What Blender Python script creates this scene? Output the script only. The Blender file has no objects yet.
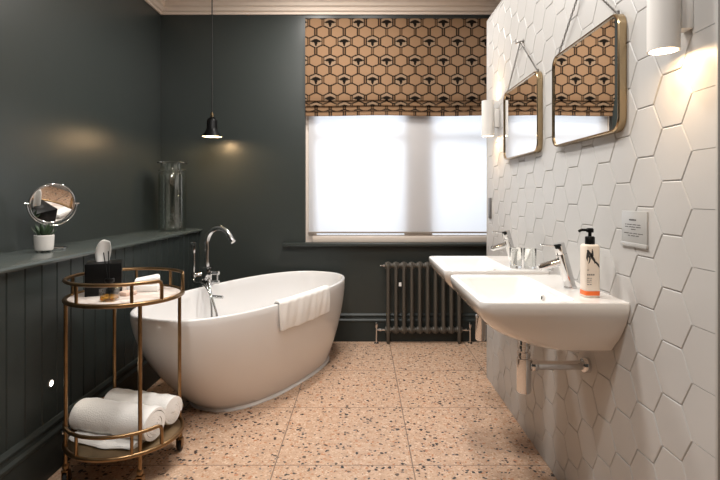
import bpy, bmesh, math, random
from mathutils import Vector, Matrix
PI = math.pi
C = bpy.context.scene.collection
random.seed(7)

# ------------------------------------------------------------------ materials
def mat_new(name):
    m = bpy.data.materials.new(name); m.use_nodes = True
    nt = m.node_tree
    return m, nt, nt.nodes['Principled BSDF']

def pbr(name, col, rough=0.5, metal=0.0, spec=0.5, coat=0.0, trans=0.0, ior=1.45,
        bump=None, var=None, sheen=0.0, sub=0.0):
    """bump=(scale, strength, distance)  var=(scale, amount)"""
    m, nt, b = mat_new(name)
    b.inputs['Base Color'].default_value = (*col, 1)
    b.inputs['Roughness'].default_value = rough
    b.inputs['Metallic'].default_value = metal
    b.inputs['Specular IOR Level'].default_value = spec
    b.inputs['Coat Weight'].default_value = coat
    b.inputs['Coat Roughness'].default_value = 0.08
    b.inputs['Transmission Weight'].default_value = trans
    b.inputs['IOR'].default_value = ior
    b.inputs['Sheen Weight'].default_value = sheen
    tc = nt.nodes.new('ShaderNodeTexCoord')
    if var:
        n = nt.nodes.new('ShaderNodeTexNoise'); n.inputs['Scale'].default_value = var[0]
        n.inputs['Detail'].default_value = 4
        nt.links.new(tc.outputs['Object'], n.inputs['Vector'])
        r = nt.nodes.new('ShaderNodeMapRange')
        r.inputs['From Min'].default_value = 0.3; r.inputs['From Max'].default_value = 0.7
        r.inputs['To Min'].default_value = 1 - var[1]; r.inputs['To Max'].default_value = 1 + var[1]
        nt.links.new(n.outputs['Fac'], r.inputs['Value'])
        mx = nt.nodes.new('ShaderNodeVectorMath'); mx.operation = 'SCALE'
        mx.inputs[0].default_value = col
        nt.links.new(r.outputs['Result'], mx.inputs['Scale'])
        nt.links.new(mx.outputs['Vector'], b.inputs['Base Color'])
    if bump:
        n = nt.nodes.new('ShaderNodeTexNoise'); n.inputs['Scale'].default_value = bump[0]
        n.inputs['Detail'].default_value = 3
        nt.links.new(tc.outputs['Object'], n.inputs['Vector'])
        bp = nt.nodes.new('ShaderNodeBump'); bp.inputs['Strength'].default_value = bump[1]
        bp.inputs['Distance'].default_value = bump[2]
        nt.links.new(n.outputs['Fac'], bp.inputs['Height'])
        nt.links.new(bp.outputs['Normal'], b.inputs['Normal'])
    return m

def emis(name, col, s):
    m, nt, b = mat_new(name)
    b.inputs['Base Color'].default_value = (*col, 1)
    b.inputs['Emission Color'].default_value = (*col, 1)
    b.inputs['Emission Strength'].default_value = s
    return m

def thin_glass(name, col=(1, 1, 1), ior=1.5):
    m, nt, b = mat_new(name); nt.nodes.remove(b)
    t = nt.nodes.new('ShaderNodeBsdfTransparent'); t.inputs[0].default_value = (*col, 1)
    g = nt.nodes.new('ShaderNodeBsdfGlossy'); g.inputs['Roughness'].default_value = 0.02
    f = nt.nodes.new('ShaderNodeFresnel'); gm = nt.nodes.new('ShaderNodeNewGeometry'); mr = nt.nodes.new('ShaderNodeMapRange')
    mr.inputs['To Min'].default_value = ior; mr.inputs['To Max'].default_value = 1 / ior
    nt.links.new(gm.outputs['Backfacing'], mr.inputs['Value']); nt.links.new(mr.outputs['Result'], f.inputs['IOR'])
    mx = nt.nodes.new('ShaderNodeMixShader')
    nt.links.new(f.outputs[0], mx.inputs[0]); nt.links.new(t.outputs[0], mx.inputs[1])
    nt.links.new(g.outputs[0], mx.inputs[2])
    nt.links.new(mx.outputs[0], nt.nodes['Material Output'].inputs['Surface'])
    return m

def cloth_light(name, col, tcol, tw, attr=None):
    """diffuse cloth that also lets light through"""
    m, nt, b = mat_new(name); nt.nodes.remove(b)
    d = nt.nodes.new('ShaderNodeBsdfDiffuse'); d.inputs[0].default_value = (*col, 1)
    t = nt.nodes.new('ShaderNodeBsdfTranslucent'); t.inputs[0].default_value = (*tcol, 1)
    mx = nt.nodes.new('ShaderNodeMixShader'); mx.inputs[0].default_value = tw
    if attr:
        a = nt.nodes.new('ShaderNodeAttribute'); a.attribute_name = attr
        nt.links.new(a.outputs['Color'], d.inputs[0]); nt.links.new(a.outputs['Color'], t.inputs[0])
    nt.links.new(d.outputs[0], mx.inputs[1]); nt.links.new(t.outputs[0], mx.inputs[2])
    nt.links.new(mx.outputs[0], nt.nodes['Material Output'].inputs['Surface'])
    return m

def terrazzo(name):
    m, nt, b = mat_new(name)
    N, L = nt.nodes, nt.links
    tc = N.new('ShaderNodeTexCoord')
    nz = N.new('ShaderNodeTexNoise'); nz.inputs['Scale'].default_value = 45; nz.inputs['Detail'].default_value = 2
    L.new(tc.outputs['Object'], nz.inputs['Vector'])
    off = N.new('ShaderNodeVectorMath'); off.operation = 'MULTIPLY_ADD'
    L.new(nz.outputs['Color'], off.inputs[0]); off.inputs[1].default_value = (.022, .022, 0)
    L.new(tc.outputs['Object'], off.inputs[2])
    big = N.new('ShaderNodeTexNoise'); big.inputs['Scale'].default_value = 30; big.inputs['Detail'].default_value = 6
    L.new(tc.outputs['Object'], big.inputs['Vector'])
    ramp = N.new('ShaderNodeValToRGB')
    ramp.color_ramp.elements[0].position = .3; ramp.color_ramp.elements[0].color = (.47, .305, .205, 1)
    ramp.color_ramp.elements[1].position = .7; ramp.color_ramp.elements[1].color = (.60, .42, .30, 1)
    L.new(big.outputs['Fac'], ramp.inputs[0])
    cur = ramp.outputs['Color']
    def chips(scale, thr, pick, stops, shift, cur):
        mp = N.new('ShaderNodeVectorMath'); mp.operation = 'ADD'; mp.inputs[1].default_value = shift
        L.new(off.outputs[0], mp.inputs[0])
        v = N.new('ShaderNodeTexVoronoi'); v.voronoi_dimensions = '2D'; v.inputs['Scale'].default_value = scale
        L.new(mp.outputs[0], v.inputs['Vector'])
        sp = N.new('ShaderNodeSeparateColor'); L.new(v.outputs['Color'], sp.inputs[0])
        # size of the chip varies with its own random value
        th = N.new('ShaderNodeMath'); th.operation = 'MULTIPLY_ADD'
        L.new(sp.outputs[1], th.inputs[0]); th.inputs[1].default_value = thr * .8; th.inputs[2].default_value = thr * .5
        lt = N.new('ShaderNodeMath'); lt.operation = 'LESS_THAN'
        L.new(v.outputs['Distance'], lt.inputs[0]); L.new(th.outputs[0], lt.inputs[1])
        pk = N.new('ShaderNodeMath'); pk.operation = 'LESS_THAN'; pk.inputs[1].default_value = pick
        L.new(sp.outputs[0], pk.inputs[0])
        ml = N.new('ShaderNodeMath'); ml.operation = 'MULTIPLY'
        L.new(lt.outputs[0], ml.inputs[0]); L.new(pk.outputs[0], ml.inputs[1])
        cr = N.new('ShaderNodeValToRGB'); cr.color_ramp.interpolation = 'CONSTANT'
        e = cr.color_ramp.elements
        while len(e) < len(stops): e.new(.5)
        for i, (p, c) in enumerate(stops): e[i].position = p; e[i].color = (*c, 1)
        L.new(sp.outputs[2], cr.inputs[0])
        mx = N.new('ShaderNodeMix'); mx.data_type = 'RGBA'
        L.new(ml.outputs[0], mx.inputs['Factor']); L.new(cur, mx.inputs['A']); L.new(cr.outputs[0], mx.inputs['B'])
        return mx.outputs['Result']
    cur = chips(115, .42, .40, [(0, (.46, .25, .14)), (.35, (.66, .49, .36)), (.6, (.42, .27, .18)), (.8, (.62, .47, .35))], (3.1, 1.7, 0), cur)
    cur = chips(78, .38, .24, [(0, (.46, .20, .09)), (.4, (.67, .51, .38)), (.7, (.20, .12, .085)), (.85, (.45, .33, .25))], (.3, 5.7, 0), cur)
    cur = chips(62, .38, .12, [(0, (.035, .032, .035)), (.6, (.10, .07, .055)), (.85, (.16, .14, .14))], (7.3, 2.2, 0), cur)
    cur = chips(34, .25, .13, [(0, (.03, .028, .03)), (.7, (.12, .08, .06)), (.85, (.48, .22, .12))], (1.9, 9.1, 0), cur)
    # joints of the 600 mm tiles
    sp = N.new('ShaderNodeSeparateXYZ'); L.new(tc.outputs['Object'], sp.inputs[0])
    def joint(sock, phase):
        a = N.new('ShaderNodeMath'); a.operation = 'SUBTRACT'; L.new(sock, a.inputs[0]); a.inputs[1].default_value = phase
        p = N.new('ShaderNodeMath'); p.operation = 'PINGPONG'; L.new(a.outputs[0], p.inputs[0]); p.inputs[1].default_value = .3
        l = N.new('ShaderNodeMath'); l.operation = 'LESS_THAN'; L.new(p.outputs[0], l.inputs[0]); l.inputs[1].default_value = .0026
        return l.outputs[0]
    jx = joint(sp.outputs[0], .2208); jy = joint(sp.outputs[1], 2.794)
    mxm = N.new('ShaderNodeMath'); mxm.operation = 'MAXIMUM'; L.new(jx, mxm.inputs[0]); L.new(jy, mxm.inputs[1])
    mx = N.new('ShaderNodeMix'); mx.data_type = 'RGBA'
    L.new(mxm.outputs[0], mx.inputs['Factor']); L.new(cur, mx.inputs['A']); mx.inputs['B'].default_value = (.22, .15, .11, 1)
    L.new(mx.outputs['Result'], b.inputs['Base Color'])
    b.inputs['Roughness'].default_value = .42
    b.inputs['Specular IOR Level'].default_value = .35
    return m

def marble(name):
    m, nt, b = mat_new(name)
    tc = nt.nodes.new('ShaderNodeTexCoord')
    n = nt.nodes.new('ShaderNodeTexNoise'); n.inputs['Scale'].default_value = 9; n.inputs['Detail'].default_value = 8
    n.inputs['Distortion'].default_value = 1.6
    nt.links.new(tc.outputs['Object'], n.inputs['Vector'])
    r = nt.nodes.new('ShaderNodeValToRGB')
    r.color_ramp.elements[0].position = .42; r.color_ramp.elements[0].color = (.60, .50, .44, 1)
    r.color_ramp.elements[1].position = .56; r.color_ramp.elements[1].color = (.80, .72, .66, 1)
    nt.links.new(n.outputs['Fac'], r.inputs[0]); nt.links.new(r.outputs[0], b.inputs['Base Color'])
    b.inputs['Roughness'].default_value = .25
    return m

TEAL = (.033, .039, .0362)
M = {}
M['wall'] = pbr('dark_green_wall_paint', TEAL, .34, spec=.5, bump=(9, .06, .01))
M['teal'] = pbr('dark_green_wood_paint', (.019, .025, .0235), .48, bump=(20, .04, .004))
M['shelf'] = pbr('shelf_paint', (.066, .078, .073), .22)
M['cream'] = pbr('cream_plaster', (.80, .68, .58), .6)
M['ceil'] = pbr('ceiling_paint', (.78, .74, .70), .7)
M['frame_white'] = pbr('window_wood_paint', (.66, .57, .50), .45)
M['floor'] = terrazzo('terrazzo_floor')
M['tile'] = pbr('white_hexagon_tile', (.485, .475, .46), .38, spec=.4, var=(3.0, .04), bump=(60, .05, .002))
M['grout'] = pbr('tile_grout', (.36, .345, .325), .9)
M['trim'] = pbr('tile_edge_trim', (.42, .41, .39), .4)
M['ceramic'] = pbr('white_ceramic', (.80, .775, .745), .12, spec=.5, coat=.3)
M['tub'] = pbr('white_tub_enamel', (.77, .755, .745), .2, spec=.5, coat=.15)
M['dark'] = pbr('dark_gap', (.015, .015, .015), .8)
M['chrome'] = pbr('polished_chrome', (.66, .66, .66), .06, metal=1)
M['brass'] = pbr('antique_brass', (.27, .17, .085), .33, metal=1, var=(25, .18))
M['bronze'] = pbr('mirror_frame_brass', (.44, .33, .20), .25, metal=1)
M['tray'] = pbr('brass_tray', (.30, .22, .13), .38, metal=1, var=(18, .15))
M['marble'] = marble('pale_marble_top')
M['terry'] = pbr('white_terry', (.88, .86, .83), .95, spec=.1, sheen=.4, bump=(210, .7, .004))
M['black'] = pbr('black_lacquer', (.004, .004, .004), .4, spec=.2)
M['rubber'] = pbr('black_rubber', (.02, .02, .02), .6)
M['paper'] = pbr('white_paper', (.82, .80, .77), .85, bump=(40, .3, .004))
M['glass'] = thin_glass('clear_glass', (.96, .97, .97))
M['jarglass'] = thin_glass('jar_glass', (.95, .97, .95), 1.85)
M['clearglass'] = pbr('solid_clear_glass', (.97, .98, .97), .02, trans=1, ior=1.45)
M['pane'] = thin_glass('window_pane')
M['amber'] = pbr('amber_oil', (.85, .42, .04), .05, trans=.8, ior=1.36)
M['mirror'] = pbr('mirror_silver', (.88, .88, .87), .01, metal=1)
M['rad'] = pbr('radiator_paint', (.085, .075, .062), .42)
M['pot'] = pbr('white_pot', (.72, .69, .65), .4, bump=(60, .2, .003))
M['leaf'] = pbr('succulent_leaf', (.030, .055, .025), .45, var=(30, .4))
M['soil'] = pbr('soil', (.03, .022, .016), .95, bump=(90, .8, .01))
M['sconce'] = pbr('white_lamp_enamel', (.74, .72, .69), .4)
M['warm'] = emis('warm_lamp_glow', (1, .72, .42), 9)
M['led'] = emis('led_glow', (1, .93, .78), 12)
M['fill_glow'] = emis('fill_lamp_glow', (1, .84, .66), 3)  # lens glow of the added ceiling fill lamps
M['soapwhite'] = pbr('soap_bottle_plastic', (.80, .70, .60), .35)
M['orange'] = pbr('orange_band', (.85, .16, .03), .45)
M['ink'] = pbr('label_ink', (.05, .045, .045), .6)
M['inkgrey'] = pbr('label_grey_ink', (.22, .20, .19), .6)
M['acryl'] = pbr('frosted_acrylic', (.40, .40, .39), .3, spec=.5)
M['steel'] = pbr('grey_steel', (.20, .19, .18), .4, metal=.9)
M['blind'] = cloth_light('patterned_linen', (.4, .3, .2), (.4, .3, .2), .30, attr='pattern')
M['shade'] = cloth_light('white_roller_cloth', (.80, .81, .83), (.86, .88, .92), .6)
M['barfab'] = pbr('shade_bar_grey', (.30, .26, .22), .5)
M['outside'] = pbr('outside_brick', (.5, .48, .46), .9)
M['cable'] = pbr('black_cable', (.012, .011, .010), .6)

# ------------------------------------------------------------------ geometry
ORG = {}
class G:
    def __init__(s): s.v = []; s.f = []; s.sm = []; s.mi = []
    def add(s, vs, fs, smooth=True, mi=0):
        o = len(s.v); s.v += [Vector(p) for p in vs]
        for f in fs: s.f.append([i + o for i in f]); s.sm.append(smooth); s.mi.append(mi)
        return s
    def box(s, x0, x1, y0, y1, z0, z1, bev=0.0, mi=0, seg=2):
        if bev <= 0:
            vs = [(x, y, z) for x in (x0, x1) for y in (y0, y1) for z in (z0, z1)]
            return s.add(vs, [(0, 1, 3, 2), (4, 6, 7, 5), (0, 4, 5, 1), (2, 3, 7, 6), (0, 2, 6, 4), (1, 5, 7, 3)], False, mi)
        bm = bmesh.new(); bmesh.ops.create_cube(bm, size=1)
        for v in bm.verts:
            v.co = Vector(((x0 + x1) / 2 + v.co.x * (x1 - x0), (y0 + y1) / 2 + v.co.y * (y1 - y0), (z0 + z1) / 2 + v.co.z * (z1 - z0)))
        bmesh.ops.bevel(bm, geom=bm.edges[:], offset=bev, segments=seg, affect='EDGES', profile=.5)
        return s.bm(bm, True, mi)
    def bm(s, bm, smooth=True, mi=0, mat=None):
        bm.verts.ensure_lookup_table(); bm.verts.index_update()
        vs = [(mat @ v.co if mat else v.co.copy()) for v in bm.verts]
        fs = [[v.index for v in f.verts] for f in bm.faces]
        bm.free(); return s.add(vs, fs, smooth, mi)
    def loft(s, rings, cap0=True, cap1=True, closed=True, smooth=True, mi=0):
        n = len(rings[0]); vs = [p for r in rings for p in r]; fs = []
        m = n if closed else n - 1
        for i in range(len(rings) - 1):
            for j in range(m):
                k = (j + 1) % n
                fs.append((i * n + j, i * n + k, (i + 1) * n + k, (i + 1) * n + j))
        if cap0: fs.append(tuple(reversed(range(n))))
        if cap1: fs.append(tuple((len(rings) - 1) * n + j for j in range(n)))
        return s.add(vs, fs, smooth, mi)
    def lathe(s, prof, c=(0, 0, 0), axis=(0, 0, 1), n=32, cap0=True, cap1=True, mi=0):
        ax = Vector(axis).normalized(); a = ax.orthogonal().normalized(); b = ax.cross(a); c = Vector(c)
        rings = [[c + ax * h + (a * math.cos(t) + b * math.sin(t)) * r for t in [2 * PI * j / n for j in range(n)]] for r, h in prof]
        return s.loft(rings, cap0, cap1, mi=mi)
    def cyl(s, p0, p1, r, n=16, r1=None, mi=0, bev=0):
        p0 = Vector(p0); p1 = Vector(p1); d = p1 - p0; L = d.length; r1 = r if r1 is None else r1
        if bev: prof = [(r - bev, 0), (r, bev), (r1, L - bev), (r1 - bev, L)]
        else: prof = [(r, 0), (r1, L)]
        return s.lathe(prof, p0, d, n, mi=mi)
    def tube(s, pts, r, n=10, closed=False, mi=0, rads=None):
        pts = [Vector(p) for p in pts]; m = len(pts); rings = []; up = None
        for i in range(m):
            if closed: t = (pts[(i + 1) % m] - pts[i - 1]).normalized()
            elif i == 0: t = (pts[1] - pts[0]).normalized()
            elif i == m - 1: t = (pts[-1] - pts[-2]).normalized()
            else: t = ((pts[i + 1] - pts[i]).normalized() + (pts[i] - pts[i - 1]).normalized()).normalized()
            if up is None: up = t.orthogonal().normalized()
            up = (up - t * up.dot(t)).normalized(); bn = t.cross(up)
            rr = rads[i] if rads else r
            rings.append([pts[i] + (up * math.cos(2 * PI * j / n) + bn * math.sin(2 * PI * j / n)) * rr for j in range(n)])
        if closed:
            # align the closing ring
            best = min(range(n), key=lambda k: (rings[0][0] - rings[-1][k]).length)
            last = rings[-1]
            rings.append(rings[0]); 
            if best: rings[-1] = [rings[0][(j - best) % n] for j in range(n)]
            return s.loft(rings, False, False, mi=mi)
        return s.loft(rings, True, True, mi=mi)
    def sphere(s, c, r, n=14, sc=(1, 1, 1), mi=0):
        bm = bmesh.new(); bmesh.ops.create_uvsphere(bm, u_segments=n, v_segments=max(6, n // 2 + 1), radius=r)
        for v in bm.verts: v.co = Vector((v.co.x * sc[0] + c[0], v.co.y * sc[1] + c[1], v.co.z * sc[2] + c[2]))
        return s.bm(bm, True, mi)
    def build(s, name, mats, parent=None, label=None, auto=40):
        off = ORG.get(parent.name, Vector((0, 0, 0))) if parent else Vector((0, 0, 0))
        me = bpy.data.meshes.new(name)
        me.from_pydata([tuple(p - off) for p in s.v], [], s.f)
        for m in (mats if isinstance(mats, (list, tuple)) else [mats]): me.materials.append(m)
        for p, q, k in zip(me.polygons, s.sm, s.mi): p.use_smooth = q; p.material_index = k
        bm = bmesh.new(); bm.from_mesh(me); bmesh.ops.recalc_face_normals(bm, faces=bm.faces[:]); bm.to_mesh(me); bm.free()
        me.update()
        if auto: me.set_sharp_from_angle(angle=math.radians(auto))
        o = bpy.data.objects.new(name, me); C.objects.link(o)
        if parent: o.parent = parent; ORG[o.name] = off
        if label: o['label'] = label
        return o

def tag(o, label, cat, group=None, kind=None):
    o['label'] = label; o['category'] = cat
    if group: o['group'] = group
    if kind: o['kind'] = kind
    return o
def thing(name, loc, label, cat, group=None):
    o = bpy.data.objects.new(name, None); C.objects.link(o); o.location = loc
    o.empty_display_size = .05; ORG[o.name] = Vector(loc)
    return tag(o, label, cat, group)
def struct(o, label, cat):
    return tag(o, label, cat, kind='structure')
def copy_tree(o, parent=None, delta=(0, 0, 0)):
    c = o.copy(); C.objects.link(c)
    if parent: c.parent = parent
    else: c.location = Vector(o.location) + Vector(delta)
    for ch in list(o.children): copy_tree(ch, c)
    return c
def arc(c, r, a0, a1, n, z=None):
    return [Vector((c[0] + r * math.cos(a0 + (a1 - a0) * i / n), c[1] + r * math.sin(a0 + (a1 - a0) * i / n), c[2] if z is None else z)) for i in range(n + 1)]
def fillet(pts, r, n=6):
    pts = [Vector(p) for p in pts]; out = [pts[0]]
    for i in range(1, len(pts) - 1):
        a, b, c = pts[i - 1], pts[i], pts[i + 1]
        d0 = (a - b); d1 = (c - b); rr = min(r, d0.length * .49, d1.length * .49)
        p0 = b + d0.normalized() * rr; p1 = b + d1.normalized() * rr
        for k in range(n + 1):
            t = k / n; out.append(p0 * (1 - t) ** 2 + b * 2 * t * (1 - t) + p1 * t * t)
    out.append(pts[-1]); return out
def rrect(x0, x1, y0, y1, r, n=6):
    """rounded rectangle as 2D points, r may be 4 radii: (x1y1, x0y1, x0y0, x1y0)"""
    rs = r if isinstance(r, (tuple, list)) else (r,) * 4
    cs = [(x1 - rs[0], y1 - rs[0], 0, rs[0]), (x0 + rs[1], y1 - rs[1], PI / 2, rs[1]), (x0 + rs[2], y0 + rs[2], PI, rs[2]), (x1 - rs[3], y0 + rs[3], 1.5 * PI, rs[3])]
    return [(cx + q * math.cos(a + PI / 2 * k / n), cy + q * math.sin(a + PI / 2 * k / n)) for cx, cy, a, q in cs for k in range(n + 1)]

# ------------------------------------------------------------------ room
YB, XL, XP = 4.09, -1.638, .812           # back wall, left wall, tiled partition
XR, YR, ZC = 1.95, -1.7, 2.80
PX = -1.322                               # face of the boarded panelling
struct(G().box(XL - .15, XR + .15, YR - .15, YB + .3, -.12, 0).build('floor', M['floor']), 'peach terrazzo floor of large square tiles with dark chips', 'floor')
struct(G().box(XL - .15, XR + .15, YR - .15, YB + .3, ZC, ZC + .12).build('ceiling', M['ceil']), 'pale flat ceiling over the bathroom', 'ceiling')
struct(G().box(XL - .15, XL, YR - .15, YB + .3, 0, ZC).build('wall_left', M['wall']), 'dark green satin wall on the left above the shelf', 'wall')
struct(G().box(XR, XR + .15, YR - .15, YB + .3, 0, ZC).build('wall_right', M['wall']), 'dark green wall beyond the tiled partition', 'wall')
struct(G().box(XL, XR, YR - .15, YR, 0, ZC).build('wall_rear', M['wall']), 'dark green wall behind the viewer', 'wall')
WX0, WX1, WZ0, WZ1 = -.462, 1.362, .800, 2.625
wb = G()
wb.box(XL, WX0, YB, YB + .3, 0, ZC); wb.box(WX1, XR, YB, YB + .3, 0, ZC)
wb.box(WX0, WX1, YB, YB + .3, 0, WZ0 - .0); wb.box(WX0, WX1, YB, YB + .3, WZ1, ZC)
struct(wb.build('wall_back', M['wall']), 'dark green satin wall around the window, behind the bath', 'wall')

# cornices
prof = [(0, 0), (.014, 0), (.014, .018), (.030, .026), (.034, .050), (.052, .060), (.056, .082), (.085, .112), (.125, .122), (.125, .15), (0, .15)]
def cornice(name, lab, along, a0, a1):
    g = G(); rings = []
    for t in (a0, a1):
        if along == 'x': rings.append([Vector((t, YB - d, ZC - .15 + h)) for d, h in prof])
        else: rings.append([Vector((XL + d, t, ZC - .15 + h)) for d, h in prof])
    g.loft(rings, smooth=False)
    struct(g.build(name, M['cream'], auto=None), lab, 'cornice')
cornice('trim_1', 'cream moulded cornice along the top of the back wall', 'x', XL, XR)
cornice('trim_2', 'cream moulded cornice running along the left wall', 'y', YR, YB)

# boarded panelling under the shelf
g = G(); y = YB
ys = [1.974 - .1035 * 36 + .1035 * k for k in range(80)]
ys = [q for q in ys if YR < q < YB]
edges = [YR] + ys + [YB]
outl = []
for i in range(len(edges) - 1):
    a, b = edges[i], edges[i + 1]
    outl += [(PX - .006, a), (PX - .006, a + .0015), (PX, a + .005), (PX, b - .005), (PX - .006, b - .0015)]
outl.append((PX - .006, YB))
rings = [[Vector((x, q, z)) for x, q in outl] + [Vector((XL, YB, z)), Vector((XL, YR, z))] for z in (0, .889)]
g.loft(rings, smooth=False)
struct(g.build('trim_3', M['teal'], auto=None), 'dark green tongue and groove boarding under the left shelf', 'panelling')

def skirt(name, lab, along, a0, a1, face, dirn):
    pr = [(0, 0), (.020, 0), (.020, .155), (.024, .160), (.024, .172), (.014, .182), (.011, .196), (.016, .202), (.016, .211), (.006, .224), (0, .226)]
    rings = []
    for t in (a0, a1):
        if along == 'x': rings.append([Vector((t, face + dirn * d, h)) for d, h in pr])
        else: rings.append([Vector((face + dirn * d, t, h)) for d, h in pr])
    struct(G().loft(rings, smooth=False).build(name, M['teal'], auto=None), lab, 'baseboard')
skirt('baseboard_left', 'dark green moulded baseboard under the boarding', 'y', YR, YB, PX, 1)
skirt('baseboard_back', 'dark green moulded baseboard behind the radiator', 'x', PX, XR, YB, -1)

# shelf on the boarding: a deep ledge with a rounded nosing
shp = [(XL, .889), (-1.312, .889), (-1.303, .892), (-1.299, .899), (-1.299, .904), (-1.303, .911), (-1.312, .914), (XL, .914)]
g = G().loft([[Vector((x, t, z)) for x, z in shp] for t in (YR, YB)], smooth=False)
tag(g.build('wall_shelf', M['shelf'], auto=30), 'long dark green ledge shelf along the left wall', 'shelf')

# window: frame, sashes, panes
win = thing('window_1', (.45, YB + .06, WZ0), 'cream sash window with two lights behind a white roller shade', 'window')
win['kind'] = 'structure'
f = G()
Y0, Y1 = YB + .055, YB + .12
f.box(WX0, -.405, Y0, Y1, WZ0, WZ1); f.box(1.305, WX1, Y0, Y1, WZ0, WZ1)
f.box(-.405, 1.305, Y0, Y1, WZ1 - .06, WZ1); f.box(-.405, 1.305, Y0 - .03, Y1, WZ0, WZ0 + .050, .004)
f.box(.382, .552, Y0, Y1, WZ0 + .050, WZ1 - .06)
f.build('window_frame', M['frame_white'], win)
for x0, x1 in ((-.405, .382), (.552, 1.305)):
    sg = G(); ya, yb = YB + .075, YB + .11
    sg.box(x0, x0 + .03, ya, yb, WZ0 + .050, WZ1 - .06); sg.box(x1 - .03, x1, ya, yb, WZ0 + .050, WZ1 - .06)
    sg.box(x0 + .03, x1 - .03, ya, yb, WZ0 + .050, WZ0 + .057); sg.box(x0 + .03, x1 - .03, ya, yb, WZ1 - .10, WZ1 - .06)
    sg.box(x0 + .03, x1 - .03, ya, yb, 1.640, 1.680)
    so = sg.build('sash', M['frame_white'], win)
    G().box(x0 + .025, x1 - .025, YB + .092, YB + .095, WZ0 + .055, WZ1 - .08).build('pane', M['pane'], so)
sl = G(); sl.box(-.640, XR, YB - .055, YB + .02, WZ0 - .026, WZ0 - .0005, .006)
sl.build('window_sill', M['wall'], win)

# roller shade
rs = thing('roller_shade', (.45, YB + .03, 2.56), 'white translucent roller shade pulled down inside the window', 'shade')
g = G(); nx, nz = 40, 24
vs = [(-.437 + 1.774 * i / nx, YB + .035 + .002 * math.sin(i * .9) * (1 - j / nz), .884 + (2.56 - .884) * j / nz) for j in range(nz + 1) for i in range(nx + 1)]
g.add(vs, [(j * (nx + 1) + i, j * (nx + 1) + i + 1, (j + 1) * (nx + 1) + i + 1, (j + 1) * (nx + 1) + i) for j in range(nz) for i in range(nx)])
g.build('shade_cloth', M['shade'], rs)
G().box(-.44, 1.34, YB + .027, YB + .043, .872, .886, .003).build('bottom_bar', M['barfab'], rs)
G().cyl((-.45, YB + .045, 2.575), (1.35, YB + .045, 2.575), .024, 20).build('roller_tube', M['frame_white'], rs)
# pull-down bottom rail of the shade is a separate strip; brackets at each end
for x in (-.459, 1.351):
    G().box(x - .002, x + .008, YB + .015, YB + .08, 2.54, 2.61).build('bracket', M['steel'], rs)

# patterned roman blind
bl = thing('roman_blind', (.45, YB - .03, 2.62), 'tan roman blind with dark hexagons and bees over the window', 'blind')
yf = YB - .046
pp = [(yf, 2.618), (yf, 1.951)]
pp = []
def layer(y0, ztop, zbot):
    pp.extend([(y0, ztop), (y0, zbot + .006), (y0 + .003, zbot), (y0 + .008, zbot + .001), (y0 + .010, zbot + .007)])
layer(yf, 2.605, 1.944); layer(yf + .012, 1.985, 1.903); layer(yf + .024, 1.945, 1.864); layer(yf + .034, 1.905, 1.829)
pp = pp[:-2]
dense = []; s = 0
for i in range(len(pp) - 1):
    a = Vector(pp[i]); b = Vector(pp[i + 1]); L = (b - a).length; k = max(1, int(L / .0045))
    for j in range(k):
        q = a.lerp(b, j / k); dense.append((q.x, q.y, s + L * j / k))
    s += L
dense.append((*pp[-1], s))
BX0, BX1 = -.456, 1.375; nx = 400
CW, RH = .1139, .0766                      # cell width, row height
base = (.290, .174, .099); dark = (.013, .010, .008); mid = (.17, .098, .054); pale = (.30, .20, .128)
def patt(u, v):
    # u across from the left edge, v down from the top
    row = round((v - .033) / RH); best = None
    for r in (row - 1, row, row + 1):
        cy = .033 + r * RH; sh = CW / 2 if r % 2 else 0
        c = round((u - .199 - sh) / CW); cx = .199 + sh + c * CW
        d = ((u - cx) / (CW * .5)) ** 2 + ((v - cy) / (RH * .62)) ** 2
        if best is None or d < best[0]: best = (d, u - cx, v - cy, r, c)
    _, dx, dy, r, c = best
    ax, ay = abs(dx), abs(dy)
    hv, a = .0515, .0257
    sl = hv - (hv - a) / (CW / 2) * ax        # boundary height at this dx
    lw = .0040
    bee = (r % 2 == 0) and (((c + (r // 2)) % 2) == 0)
    if ax < .0515 and abs(ay - (sl - .002)) < lw: return dark
    if abs(ax - .0480) < lw * .85 and ay < sl: return dark
    if ax > .0480: return mid
    if bee:
        y2 = dy - .002
        if abs(dx) < .0150 * max(0, 1 - max(0, y2) / .037) ** .5 if -.018 < y2 < .036 else False: return dark
        if abs(dx) < .046:
            wy = -.004 - .006 * (1 - abs(dx) / .046) + abs(dx) * .08 - .002
            if abs(y2 - wy) < .0135 * (1 - (abs(dx) / .047) ** 2): return dark
        return pale
    return base
g = G(); vs = []; cols = []
for (yy, zz, ss) in dense:
    for i in range(nx + 1):
        x = BX0 + (BX1 - BX0) * i / nx
        wob = .0035 * math.sin(x * 5.1 + 1) * max(0, min(1, (2.2 - zz) / .3)) + .0012 * math.sin(x * 17 + zz * 5)
        sag = .004 * math.sin(x * 6.3 + .7) * max(0, min(1, (2.02 - zz) / .08))
        vs.append((x, yy + wob * .5 - .0015, zz + sag)); cols.append(patt(x - BX0, ss))
W = nx + 1
g.add(vs, [(j * W + i, j * W + i + 1, (j + 1) * W + i + 1, (j + 1) * W + i) for j in range(len(dense) - 1) for i in range(nx)])
bo = g.build('blind_cloth', M['blind'], bl, auto=None)
at = bo.data.attributes.new('pattern', 'FLOAT_COLOR', 'POINT')
at.data.foreach_set('color', [q for c in cols for q in (*c, 1.0)])
G().box(BX0, BX1, YB - .040, YB - .002, 2.583, 2.607, .002).build('headrail', M['steel'], bl)

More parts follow.
